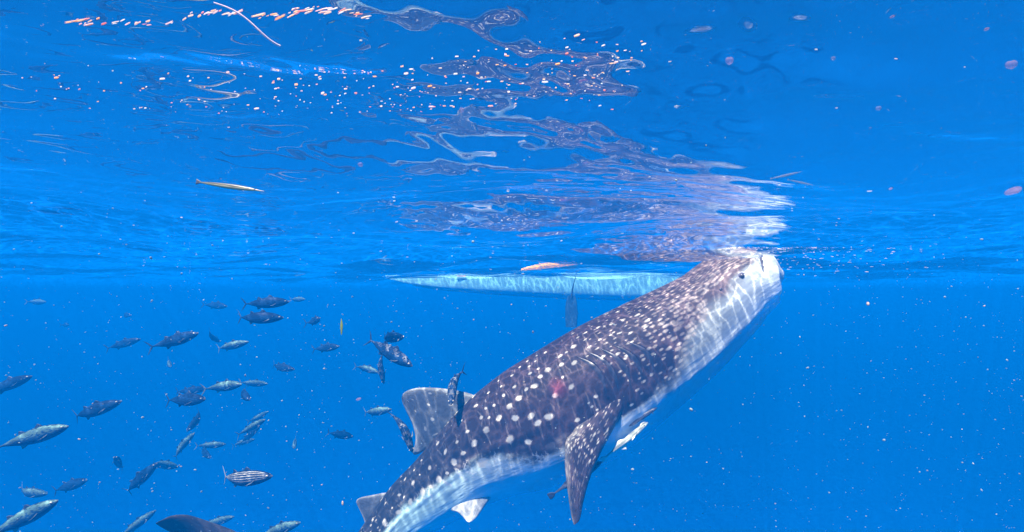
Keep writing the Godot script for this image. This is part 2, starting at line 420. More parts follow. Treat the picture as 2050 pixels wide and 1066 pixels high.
	for side in [1.0, -1.0]:
		var e := body_point(0.188, 0.351 * PI * side, -0.013)
		var fr := body_frame(0.188)
		var out: Vector3 = fr[2] * side
		var ball := SphereMesh.new()
		ball.radius = 0.028
		ball.height = 0.056
		ball.radial_segments = 24
		ball.rings = 12
		var eye := part("eye", ball, mat(Color(0.12, 0.1, 0.13), 0.15, 0.6), root)
		eye.position = e
		var pupil := SphereMesh.new()
		pupil.radius = 0.019
		pupil.height = 0.038
		var p := part("pupil", pupil, dark, eye)
		p.position = out * 0.0135
		var lid := TorusMesh.new()
		lid.inner_radius = 0.026
		lid.outer_radius = 0.041
		lid.rings = 28
		lid.ring_segments = 10
		var l := part("eyelid", lid, rim, eye)
		l.basis = Basis(Quaternion(Vector3.UP, out)) * Basis.from_scale(V(1, 0.6, 1))
		l.position = out * 0.006
		var sp := SphereMesh.new()
		sp.radius = 0.016
		sp.height = 0.032
		var spi := part("spiracle", sp, dark, root)
		spi.position = body_point(0.229, 0.335 * PI * side, -0.006)
		spi.scale = V(1, 1, 0.7)
		for g in 5:
			var u0: float = [0.392, 0.41, 0.427, 0.443, 0.458][g]
			var lo: float = [0.5, 0.505, 0.5, 0.485, 0.46][g]
			var hi: float = [0.3, 0.275, 0.255, 0.235, 0.225][g]
			var slit := sheet(36, 4, func(a: float, b: float) -> Vector3:
				var v := lerpf(hi, lo, a)
				var wide := 0.0042 * sin(PI * clampf(a, 0.02, 0.98))
				var u := u0 - 0.014 * sin(PI * a * 0.9) + (b - 0.5) * 2.0 * wide
				return body_point(u, v * PI * side, 0.0035 * sin(PI * b) + 0.0006), side > 0.0)
			part("gill_slit", slit, dark, root)
			var flap := sheet(36, 6, func(a: float, b: float) -> Vector3:
				var v := lerpf(hi + 0.01, lo - 0.01, a)
				var u := u0 - 0.014 * sin(PI * a * 0.9) - 0.0018 - b * 0.011
				return body_point(u, v * PI * side, (0.02 * (1.0 - b) * sin(PI * clampf(a, 0.0, 1.0)) * smoothstep(0.0, 0.12, b) + 0.0008) if b < 1.0 else -0.004), side > 0.0, func(a: float, b: float) -> Vector2:
				return Vector2(u0 - 0.014 * sin(PI * a * 0.9) - 0.0018 - b * 0.011, lerpf(hi + 0.01, lo - 0.01, a)))
			part("gill_flap", flap, skin, root)


# ---------------------------------------------------------------- the sea surface
func swell(x: float, z: float) -> Vector3:   # height and its slopes along x and z
	var y := 0.0
	var sx := 0.0
	var sz := 0.0
	var wob := chop.get_noise_2d(x, z) * 2.2
	var reach := 0.014 * sqrt(x * x + z * z)   # ripples finer than the sheet can carry are left out
	var gust := 0.75 + 0.9 * chop.get_noise_2d(x * 0.6 + 40.0, z * 0.6)
	for w in waves:
		var k: float = w[3]
		var ph: float = w[0] * x + w[1] * z + w[4] + wob * w[5]
		if w[6] < reach: continue
		var a: float = w[2] * (1.0 if w[6] > 1.2 else gust) * clampf((w[6] - reach) / (reach + 0.001), 0.0, 1.0)
		y += a * sin(ph)
		var c := a * cos(ph)
		sx += c * w[0]
		sz += c * w[1]
	y -= 0.025 * exp(-(pow(x - 2.15, 2.0) + pow(z + 4.25, 2.0)) / 0.35)   # drawn down where the mouth gulps
	return V(y, sx, sz)


func make_waves() -> void:
	chop.frequency = 0.35
	chop.fractal_octaves = 2
	chop.seed = 11
	var r := RandomNumberGenerator.new()
	r.seed = 77
	for i in 46:
		var t := i / 45.0
		var wl := 2.6 * pow(0.021, t)             # wavelengths from 2.6 m to 5 cm
		var turn := r.randf_range(-1.0, 1.0)
		var ang := PI / 2.0 + turn * (0.34 + 0.6 * smoothstep(0.28, 0.05, t) + 0.75 * smoothstep(0.5, 1.0, t)) + (0.12 if i % 2 == 0 else -0.2)
		var k := TAU / wl
		var steep := (0.022 + 0.04 * smoothstep(0.3, 0.0, t) + 0.022 * sin(PI * pow(t, 0.7))) * r.randf_range(0.7, 1.2)
		waves.append([cos(ang) * k, sin(ang) * k, steep / k, k, r.randf() * TAU, 0.25 + 0.9 * t, wl])


func water_sheet() -> void:
	var rings := PackedFloat32Array([0.0])
	var r := 0.12
	while r < 175.0:
		rings.append(r)
		r *= 1.0125 if r < 14.0 else 1.06
	var rays := PackedFloat32Array()
	var a := -180.0
	while a < 180.0:
		rays.append(deg_to_rad(a))
		a += 0.3 if absf(a + 90.0) < 66.0 else 1.5
	var nr := rings.size()
	var na := rays.size()
	var p := PackedVector3Array()
	var n := PackedVector3Array()
	var uv := PackedVector2Array()
	p.resize(nr * na)
	n.resize(nr * na)
	uv.resize(nr * na)
	for i in nr:
		var fade := clampf(1.2 - rings[i] / 32.0, 0.0, 1.0)
		for j in na:
			var x := cos(rays[j]) * rings[i]
			var z := sin(rays[j]) * rings[i]
			var h := swell(x, z)
			p[i * na + j] = V(x, h.x * fade, z)
			n[i * na + j] = V(-h.y * fade, 1.0, -h.z * fade).normalized()
			uv[i * na + j] = Vector2(x, z) / 4.0
	var mesh := ArrayMesh.new()
	for band in [[0.0, 1.9], [1.9, 2.7], [2.7, 1000.0]]:
		var ix := PackedInt32Array()
		for i in nr - 1:
			if rings[i] < band[0] or rings[i] >= band[1]: continue
			for j in na:
				var k := i * na + j
				var l := i * na + (j + 1) % na
				for q in [k, k + na, l, l, k + na, l + na]:
					ix.append(q)
		var arr := []
		arr.resize(Mesh.ARRAY_MAX)
		arr[Mesh.ARRAY_VERTEX] = p
		arr[Mesh.ARRAY_NORMAL] = n
		arr[Mesh.ARRAY_TEX_UV] = uv
		arr[Mesh.ARRAY_INDEX] = ix
		mesh.add_surface_from_arrays(Mesh.PRIMITIVE_TRIANGLES, arr)
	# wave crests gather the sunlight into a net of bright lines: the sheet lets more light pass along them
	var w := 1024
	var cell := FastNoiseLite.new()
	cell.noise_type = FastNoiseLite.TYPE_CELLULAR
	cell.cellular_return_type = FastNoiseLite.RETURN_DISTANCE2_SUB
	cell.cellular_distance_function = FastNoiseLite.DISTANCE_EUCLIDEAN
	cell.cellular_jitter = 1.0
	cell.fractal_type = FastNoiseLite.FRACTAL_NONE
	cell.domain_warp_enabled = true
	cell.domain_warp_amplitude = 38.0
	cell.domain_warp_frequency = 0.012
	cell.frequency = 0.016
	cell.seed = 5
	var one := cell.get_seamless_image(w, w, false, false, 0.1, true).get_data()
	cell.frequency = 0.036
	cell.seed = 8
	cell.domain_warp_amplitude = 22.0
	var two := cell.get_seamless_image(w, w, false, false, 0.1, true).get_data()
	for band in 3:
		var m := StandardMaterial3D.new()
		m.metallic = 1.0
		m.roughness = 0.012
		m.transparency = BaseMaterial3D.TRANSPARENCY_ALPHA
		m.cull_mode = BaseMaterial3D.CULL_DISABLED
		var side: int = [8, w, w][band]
		var strong: float = [0.0, 0.45, 1.0][band]     # light net drawn into the opacity: absent close in, full further out
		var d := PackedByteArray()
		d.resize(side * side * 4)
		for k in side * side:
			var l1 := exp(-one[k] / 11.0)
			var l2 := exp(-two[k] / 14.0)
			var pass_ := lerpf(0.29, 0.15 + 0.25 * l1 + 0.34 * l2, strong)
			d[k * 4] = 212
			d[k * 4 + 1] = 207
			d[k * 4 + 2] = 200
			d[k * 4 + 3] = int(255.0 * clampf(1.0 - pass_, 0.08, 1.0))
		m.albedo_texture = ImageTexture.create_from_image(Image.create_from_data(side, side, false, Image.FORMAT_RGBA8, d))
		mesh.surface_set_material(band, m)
	var o := part("water_surface", mesh, null, self)
	tag(o, "rippled sea surface seen from below, mirroring the shark", "", "", "structure")


# ---------------------------------------------------------------- fish
func fish_picture(kind: int) -> ImageTexture:
	var w := 256
	var h := 128
	var d := PackedByteArray()
	d.resize(w * h * 3)
	for j in h:
		var v := float(j) / h        # 0 back, 1 belly
		for i in w:
			var u := float(i) / w    # 0 snout, 1 tail
			var n := grain.get_noise_2d(i * 2.5, j * 2.5 + kind * 300)
			var c := Color(0.003, 0.02, 0.075).lerp(Color(0.006, 0.04, 0.125), smoothstep(0.2, 0.5, v + n * 0.1))  # dark blue body, its blue raised to paint in water haze
			if kind == 2: c = c.lerp(Color(0.12, 0.24, 0.22), smoothstep(0.02, 0.16, v + n * 0.3) * smoothstep(0.55, 0.3, v + n * 0.3) * smoothstep(1.0, 0.5, u))
			if kind == 3:
				var st := smoothstep(0.1, 0.7, sin((v - 0.05 * u) * 62.0 + n * 1.2)) * smoothstep(0.08, 0.14, v) * smoothstep(0.16, 0.26, u)
				c = c.lerp(Color(0.75, 0.75, 0.62), st * 0.65 * smoothstep(0.62, 0.5, v))
			if kind == 1:  # bands of caustic light painted across the back
				var st := smoothstep(0.45, 0.85, sin(u * 46.0 + v * 7.0 + n * 3.5)) * smoothstep(0.12, 0.2, u) * smoothstep(0.5, 0.36, v)
				st *= 0.35 + 0.65 * smoothstep(-0.1, 0.25, grain.get_noise_2d(u * 60.0, 90.0))
				c = c.lerp(Color(0.6, 0.63, 0.58), st * 0.85)
			c = c.lerp(Color(0.03, 0.09, 0.17), smoothstep(0.6, 0.85, v + n * 0.06))
			if u < 0.12: c = c.lerp(Color(0.28, 0.27, 0.2), smoothstep(0.12, 0.02, u) * 0.6)
			c = c * (0.9 + 0.4 * n)
			var k := (j * w + i) * 3
			d[k] = int(255.0 * pow(clampf(c.r, 0, 1), 0.4545))
			d[k + 1] = int(255.0 * pow(clampf(c.g, 0, 1), 0.4545))
			d[k + 2] = int(255.0 * pow(clampf(c.b, 0, 1), 0.4545))
	return ImageTexture.create_from_image(Image.create_from_data(w, h, false, Image.FORMAT_RGB8, d))


var shapes := {}
func fish_shapes(bend: float) -> void:
	shapes = {}
	var bent := func(p: Vector3) -> Vector3:
		var back := maxf(0.0, 0.12 - p.x)
		return V(p.x + absf(bend) * back * back * 0.3, p.y, p.z + bend * back * back)
	# snout to tail root: place, middle, half height, half width (a fish one metre long)
	var prof := [[0.5, 0.0, 0.003, 0.003], [0.47, -0.004, 0.03, 0.026], [0.4, -0.002, 0.066, 0.048], [0.28, 0.0, 0.103, 0.07], [0.14, 0.0, 0.122, 0.08], [0.0, 0.0, 0.12, 0.077], [-0.14, 0.002, 0.095, 0.06], [-0.26, 0.004, 0.058, 0.038], [-0.35, 0.004, 0.024, 0.02], [-0.4, 0.003, 0.013, 0.016], [-0.43, 0.003, 0.016, 0.008]]
	var rows := prof.map(func(r): return Vector4(r[0], r[1], r[2], r[3]))
	shapes.body = sheet(36, 28, func(a: float, b: float) -> Vector3:
		var r: Vector4 = spline(rows, a * 10.0)
		var t := (b * 2.0 - 1.0) * PI
		return bent.call(V(r.x, r.y + r.z * cos(t), r.w * sin(t))), true, func(a: float, b: float) -> Vector2: return Vector2(a, absf(b * 2.0 - 1.0)))
	shapes.tail = fin([V(-0.405, 0.012, 0), V(-0.43, 0.05, 0), V(-0.475, 0.11, 0), V(-0.53, 0.16, 0)].map(bent), [V(-0.425, -0.002, 0), V(-0.45, 0.02, 0), V(-0.485, 0.085, 0), V(-0.53, 0.158, 0)].map(bent), [[0.0, 0.007], [1.0, 0.001]], 12, 5)
	shapes.tail_low = fin([V(-0.405, -0.006, 0), V(-0.43, -0.045, 0), V(-0.475, -0.105, 0), V(-0.525, -0.155, 0)].map(bent), [V(-0.425, 0.008, 0), V(-0.45, -0.015, 0), V(-0.485, -0.08, 0), V(-0.525, -0.153, 0)].map(bent), [[0.0, 0.007], [1.0, 0.001]], 12, 5)
	shapes.dorsal = fin([V(0.16, 0.11, 0), V(0.12, 0.16, 0), V(0.08, 0.178, 0)].map(bent), [V(-0.03, 0.112, 0), V(0.03, 0.13, 0), V(0.077, 0.176, 0)].map(bent), [[0.0, 0.006], [1.0, 0.001]], 10, 5)
	shapes.rear = fin([V(-0.08, 0.1, 0), V(-0.13, 0.135, 0), V(-0.17, 0.145, 0)].map(bent), [V(-0.2, 0.075, 0), V(-0.18, 0.1, 0), V(-0.172, 0.143, 0)].map(bent), [[0.0, 0.005], [1.0, 0.001]], 10, 5)
	shapes.anal = fin([V(-0.09, -0.095, 0), V(-0.14, -0.13, 0), V(-0.18, -0.14, 0)].map(bent), [V(-0.2, -0.07, 0), V(-0.185, -0.095, 0), V(-0.182, -0.138, 0)].map(bent), [[0.0, 0.005], [1.0, 0.001]], 10, 5)
	for sd in [1.0, -1.0]:
		shapes["pectoral%d" % sd] = fin([V(0.24, -0.02, 0.068 * sd), V(0.2, -0.05, 0.1 * sd), V(0.12, -0.075, 0.12 * sd)], [V(0.2, -0.045, 0.074 * sd), V(0.16, -0.06, 0.095 * sd), V(0.118, -0.076, 0.118 * sd)], [[0.0, 0.005], [1.0, 0.001]], 10, 5)
	var ball := SphereMesh.new()
	ball.radius = 0.017
	ball.height = 0.034
	ball.radial_segments = 14
	ball.rings = 8
	shapes.eye = ball
	var pup := SphereMesh.new()
	pup.radius = 0.0095
	pup.height = 0.019
	pup.radial_segments = 10
	pup.rings = 6
	shapes.pupil = pup


func make_fish(kind: int) -> Node3D:
	var o := Node3D.new()
	var finm: Material = M.fish_fin_pale if kind >= 2 else M.fish_fin
	part("body", shapes.body, M["fish%d" % kind], o)
	var t := part("tail_fin", shapes.tail, finm, o)
	part("lower_lobe", shapes.tail_low, finm, t)
	part("dorsal_fin", shapes.dorsal, M.fish_fin, o)
	part("rear_fin", shapes.rear, M.fish_fin, o)
	part("anal_fin", shapes.anal, finm, o)
	for sd in [1.0, -1.0]:
		part("pectoral_fin", shapes["pectoral%d" % sd], M.fish_fin_pale, o)
		var e := part("eye", shapes.eye, M.eye_white, o)
		e.position = V(0.425, 0.016, 0.036 * sd)
		var p := part("pupil", shapes.pupil, M.eye_dark, e)
		p.position = V(0.001, 0, 0.0095 * sd)
	return o


func facing(f: Vector3, back_to_us: bool) -> Basis:
	var x := f.normalized()
	var want := V(0, 0.35, 1) if back_to_us else Vector3.UP
	var z := x.cross(want).normalized()
	return Basis(x, z.cross(x), z)


func school() -> void:
	for k in 4:
		M["fish%d" % k] = skinned(fish_picture(k), 0.5, 0.16)
	M.fish_fin = mat(Color(0.015, 0.03, 0.07), 0.5, 0.4)
	M.fish_fin_pale = mat(Color(0.16, 0.2, 0.2), 0.5, 0.4)
	M.eye_white = mat(Color(0.6, 0.55, 0.42), 0.2, 0.5)
	M.eye_dark = mat(Color(0.01, 0.01, 0.015), 0.1, 0.5)
	var protos := []
	for bend in [0.0, 0.55, -0.55]:
		fish_shapes(bend)
		for k in 4: protos.append(make_fish(k))
	for i in FISH.size():
		var q: Array = FISH[i]
		var o: Node3D = protos[q[3] + 4 * ((i * 2) % 3)].duplicate()
		o.name = numbered("fish")
		add_child(o)
		var at: Vector3 = q[0]
		o.transform = Transform3D(facing(q[1], q[4] == 1) * Basis.from_scale(Vector3.ONE * 0.5 * q[2]), at)
		tag(o, q[5], "fish", "school of fish left of the whale shark")
	for p in protos: p.free()


var FISH := [
	[V(-2.830, -0.486, -5.315), V(0.99, 0.06, -0.15), 1.02, 0, 0, "dark fish of an upper pair, swimming right just below the hazy surface line"],
	[V(-2.688, -0.634, -4.898), V(0.97, -0.00, -0.24), 1.00, 0, 0, "dark fish with pale forked tail directly under another dark fish"],
	[V(-3.661, -0.885, -5.044), V(0.95, 0.31, -0.04), 1.03, 0, 0, "dark fish angled upward with lit forehead, upper left of the school"],
	[V(-6.148, -1.180, -7.342), V(0.94, 0.30, -0.19), 1.01, 0, 0, "faded fish tilted upward at the upper left edge of the school"],
	[V(-4.251, -1.174, -7.025), V(0.94, 0.23, -0.24), 1.00, 2, 0, "pale greenish fish with bright back, right of the dark upward angled fish"],
	[V(-3.093, -0.813, -7.265), V(0.60, 0.22, 0.77), 1.00, 0, 0, "small rounded dark fish alone between the upper pair and the paired fish on the right"],
	[V(-2.914, -1.234, -7.271), V(0.96, 0.14, 0.26), 1.00, 0, 0, "dark fish with lifted tail, beneath the floating green sliver"],
	[V(-3.796, -1.596, -7.649), V(0.98, -0.11, 0.17), 1.01, 0, 0, "slim faded fish with a bright spot below its snout"],
	[V(-1.433, -0.894, -5.460), V(0.45, -0.07, -0.89), 1.00, 0, 0, "short dark fish just above the large banded diving fish"],
	[V(-1.384, -1.042, -5.259), V(0.86, -0.45, 0.22), 1.28, 1, 0, "large banded blue fish diving right with caustic light painted in bands across its back"],
	[V(-1.941, -1.461, -6.858), V(0.22, -0.97, -0.03), 1.03, 1, 1, "fish pointing nose down, crossing in front of a pale one"],
	[V(-2.620, -1.749, -8.431), V(0.92, -0.21, 0.33), 1.00, 2, 0, "pale slim fish crossed by a fish pointing nose down"],
	[V(-5.634, -1.400, -5.210), V(0.91, 0.38, -0.17), 1.01, 0, 0, "dark fish half cut off by the left edge, midway down"],
	[V(-4.078, -1.515, -4.559), V(0.92, 0.33, -0.22), 1.00, 0, 0, "dark fish tilted upward just above the large green flanked one at far left"],
	[V(-3.929, -1.545, -3.862), V(0.95, 0.28, -0.15), 1.02, 2, 0, "large dark backed fish with pale green flank at the far left edge"],
	[V(-3.228, -1.424, -4.622), V(0.96, 0.09, 0.26), 1.00, 0, 0, "dark fish with lit forehead line, lowest of the middle left cluster"],
	[V(-5.440, -2.027, -7.890), V(0.91, 0.07, -0.41), 1.00, 0, 0, "faint fish tucked behind the back of a darker one in the middle cluster"],
	[V(-3.545, -1.519, -5.746), V(0.97, 0.14, 0.19), 1.01, 2, 0, "slender pale backed fish at the top of the middle cluster"],
	[V(-4.915, -2.093, -8.869), V(0.85, -0.15, -0.50), 1.00, 2, 0, "small pale fish at the right end of the middle cluster"],
	[V(-3.727, -1.778, -6.484), V(0.74, -0.14, 0.66), 1.00, 0, 0, "stout dark fish with bright snout under the slender pale backed one"],
	[V(-4.751, -2.285, -7.069), V(0.05, -0.41, 0.91), 1.00, 0, 1, "small dark fish seen nearly head on below the middle cluster"],
	[V(-4.324, -2.601, -7.783), V(0.50, 0.31, -0.81), 1.00, 2, 0, "short fish with round bright head below the stout dark one"],
	[V(-5.738, -3.190, -10.601), V(0.51, 0.34, -0.79), 1.00, 2, 0, "tiny pale fish just above the one with the round bright head"],
	[V(-5.176, -2.768, -7.375), V(0.24, 0.59, -0.77), 1.00, 2, 0, "small pale fish climbing steeply left of the overlapping faint pair"],
	[V(-5.640, -3.222, -8.793), V(0.93, -0.04, -0.36), 1.00, 2, 0, "upper fish of an overlapping faint pair, with pale flank"],
	[V(-5.389, -3.159, -8.232), V(0.81, -0.23, 0.53), 1.00, 0, 0, "lower fish of an overlapping faint pair, with dark tail"],
	[V(-6.331, -3.890, -11.058), V(0.88, 0.15, -0.44), 1.00, 2, 0, "faded small fish above the striped fish"],
	[V(-5.643, -2.830, -6.034), V(0.93, 0.33, 0.12), 1.03, 0, 0, "dim dark fish tilted upward between two brighter fish at lower left"],
	[V(-6.715, -3.147, -6.577), V(1.00, -0.07, -0.00), 1.03, 2, 0, "dim pale fish with a light cheek above the large bright climbing fish"],
	[V(-3.866, -2.146, -3.759), V(0.87, 0.46, -0.17), 1.01, 2, 0, "large pale green fish climbing from the lower left corner"],
	[V(-6.408, -3.145, -7.675), V(0.28, 0.66, 0.70), 1.00, 0, 0, "dim fish pointing up, left of the steeply climbing dark fish"],
	[V(-4.312, -2.533, -5.459), V(0.66, 0.72, -0.20), 1.00, 0, 0, "dark fish climbing steeply with a thin pale forked tail"],
	[V(-5.474, -3.065, -7.392), V(0.44, -0.45, -0.78), 1.00, 2, 0, "small pale fish heading down beside the steeply climbing dark fish"],
	[V(-5.429, -3.716, -6.872), V(0.59, 0.50, -0.63), 1.00, 2, 0, "fish rising from the bottom edge left of the grey tail fin"],
	[V(-2.216, -1.890, -3.873), V(0.99, 0.10, 0.03), 1.03, 3, 0, "striped fish with white lengthwise bands, beneath the middle cluster"],
	[V(-2.760, -3.163, -5.621), V(0.96, 0.25, -0.11), 1.02, 2, 0, "bright fish cut by the bottom edge right of the grey tail fin"],
	[V(-4.644, -3.964, -7.443), V(0.90, 0.15, -0.41), 1.00, 2, 0, "faint fish passing behind the grey tail fin of the whale shark"],
	[V(-2.131, -2.230, -7.321), V(0.98, 0.17, 0.05), 1.03, 2, 0, "pale fish with lit back close to the left of the dorsal fin"],
	[V(-1.073, -1.714, -4.669), V(0.40, -0.90, 0.18), 1.00, 1, 1, "dark fish, banded by painted caustic light, diving nose down along the rear edge of the dorsal fin"],
	[V(-2.797, -2.682, -7.649), V(0.61, -0.34, -0.72), 1.00, 0, 0, "small dark fish diving with a pale tail, alone left of the banded diver"],
	[V(-0.544, -1.214, -4.275), V(0.05, -0.49, 0.87), 1.00, 1, 1, "fish banded by painted caustic light, pointing down in front of the top of the dorsal fin"],
	[V(-7.144, -0.685, -11.156), V(0.97, -0.06, 0.24), 1.34, 0, 0, "faint distant fish left of the upper dark pair"],
	[V(-5.310, -0.545, -11.426), V(0.94, 0.03, 0.35), 1.00, 2, 0, "faint pale distant fish right of the upper dark pair"],
	[V(-10.491, -0.996, -12.566), V(0.92, 0.01, 0.39), 1.00, 0, 0, "faint distant fish, upper left of the school and above the faded one"],
	[V(-12.590, -0.625, -12.266), V(0.97, -0.01, 0.24), 1.20, 2, 0, "faint pale streak of a fish nearest the upper left corner of the school"],
	[V(-7.759, -1.973, -10.532), V(0.66, -0.21, 0.72), 1.00, 2, 0, "small pale fish under the dark upward angled fish"],
	[V(-5.883, -1.249, -9.099), V(0.09, -0.45, -0.89), 1.00, 0, 1, "small dark upright fish between the dark upward angled fish and the pale greenish one"],
	[V(-12.776, -1.303, -13.279), V(0.80, 0.05, 0.60), 1.00, 0, 0, "faintest distant fish above the far left of the school"],
	[V(-4.586, -3.539, -9.925), V(0.36, -0.18, 0.92), 1.00, 2, 0, "tiny fish alone to the upper right of the striped fish"],
	[V(-5.218, -3.208, -9.349), V(0.56, 0.70, -0.45), 1.00, 0, 0, "dim dark fish just beneath the one with the round bright head"],
]


# ---------------------------------------------------------------- remoras under the belly
func remora(a: Vector3, b: Vector3, tex: Material, finm: Material, label: String, thick := 1.0) -> void:   # tail a, head b
	var o := thing("remora", label, "remora", "remoras under the whale shark")
	var l := a.distance_to(b)
	var rows := [Vector4(0.5, 0.0, 0.004, 0.004), Vector4(0.47, 0, 0.026, 0.034), Vector4(0.4, 0, 0.046, 0.055), Vector4(0.27, -0.006, 0.062, 0.064), Vector4(0.1, -0.006, 0.062, 0.06), Vector4(-0.1, -0.002, 0.046, 0.044), Vector4(-0.28, 0, 0.026, 0.026), Vector4(-0.42, 0, 0.014, 0.013), Vector4(-0.45, 0, 0.012, 0.005)]
	o.transform = Transform3D(facing(b - a, false) * Basis.from_scale(V(l, l * thick, l * thick)), (a + b) * 0.5)
	part("body", sheet(32, 24, func(p: float, q: float) -> Vector3:
		var r: Vector4 = spline(rows, p * 8.0)
		var t := (q * 2.0 - 1.0) * PI
		return V(r.x, r.y + r.z * cos(t), r.w * sin(t)), true, func(p: float, q: float) -> Vector2: return Vector2(p, absf(q * 2.0 - 1.0))), tex, o)
	part("tail_fin", fin([V(-0.42, 0.012, 0), V(-0.47, 0.05, 0), V(-0.53, 0.062, 0), V(-0.545, 0.05, 0)], [V(-0.42, -0.012, 0), V(-0.47, -0.05, 0), V(-0.53, -0.062, 0), V(-0.545, -0.04, 0)], [[0.0, 0.007], [1.0, 0.002]], 10, 6), finm, o)
	part("dorsal_fin", fin([V(0.0, 0.05, 0), V(-0.06, 0.085, 0), V(-0.1, 0.095, 0)], [V(-0.32, 0.02, 0), V(-0.24, 0.045, 0), V(-0.11, 0.093, 0)], [[0.0, 0.006], [1.0, 0.001]], 10, 6), finm, o)
	part("anal_fin", fin([V(0.0, -0.055, 0), V(-0.05, -0.11, 0), V(-0.08, -0.15, 0)], [V(-0.3, -0.02, 0), V(-0.2, -0.06, 0), V(-0.082, -0.148, 0)], [[0.0, 0.006], [1.0, 0.001]], 10, 6), finm, o)
	part("sucker_disc", sheet(12, 12, func(p: float, q: float) -> Vector3:
		return V(0.47 - 0.17 * p, 0.03 + 0.03 * sin(PI * minf(p * 1.1 + 0.1, 1.0)) + 0.006 * (1.0 - absf(q * 2.0 - 1.0)), (q - 0.5) * 0.08 * sin(PI * clampf(p, 0.05, 0.95)))), finm, o)
	for sd in [1.0, -1.0]:
		part("pectoral_fin", fin([V(0.22, -0.01, 0.06 * sd), V(0.16, -0.03, 0.11 * sd), V(0.1, -0.04, 0.135 * sd)], [V(0.15, -0.02, 0.06 * sd), V(0.11, -0.03, 0.09 * sd), V(0.098, -0.04, 0.133 * sd)], [[0.0, 0.005], [1.0, 0.001]], 10, 6), finm, o)
		var e := part("eye", shapes.eye, M.eye_dark, o)
		e.position = V(0.42, 0.01, 0.05 * sd)
		e.scale = Vector3.ONE * 0.6


func belly_picture(back: Color, belly: Color) -> ImageTexture:
	var w := 128
	var h := 128
	var d := PackedByteArray()
	d.resize(w * h * 3)
	for j in h:
		var v := float(j) / h
		for i in w:
			var n := grain.get_noise_2d(i * 3.0, j * 3.0)
			var c := back.lerp(belly, smoothstep(0.42, 0.56, v + n * 0.1)) * (0.95 + 0.3 * n)
			var k := (j * w + i) * 3
			d[k] = int(255.0 * pow(clampf(c.r, 0, 1), 0.4545))
			d[k + 1] = int(255.0 * pow(clampf(c.g, 0, 1), 0.4545))
			d[k + 2] = int(255.0 * pow(clampf(c.b, 0, 1), 0.4545))
	return ImageTexture.create_from_image(Image.create_from_data(w, h, false, Image.FORMAT_RGB8, d))


func remoras() -> void:
	var white := skinned(belly_picture(Color(0.3, 0.34, 0.3), Color(0.7, 0.72, 0.55)), 0.4, 0.4)
	var dusk := skinned(belly_picture(Color(0.03, 0.035, 0.06), Color(0.09, 0.1, 0.13)), 0.4, 0.4)
	var wfin := mat(Color(0.75, 0.76, 0.66), 0.5)
	var dfin := mat(Color(0.03, 0.035, 0.06), 0.5)
	remora(V(0.757, -1.744, -3.904), V(1.120, -1.433, -3.866), white, wfin, "pale yellowish white remora below the shark's throat, tail down", 0.8)
	remora(V(0.648, -1.646, -3.939), V(1.211, -1.320, -3.900), dusk, dfin, "long dark remora just above the pale one under the throat", 0.62)
	remora(V(0.317, -2.015, -3.849), V(0.731, -1.739, -3.834), dusk, dfin, "dark remora passing behind the hanging pectoral fin, its tail fan at left", 0.9)
	remora(V(0.227, -1.974, -4.197), V(0.422, -1.855, -4.191), dusk, dfin, "small thin dark remora left of the hanging pectoral fin", 0.6)


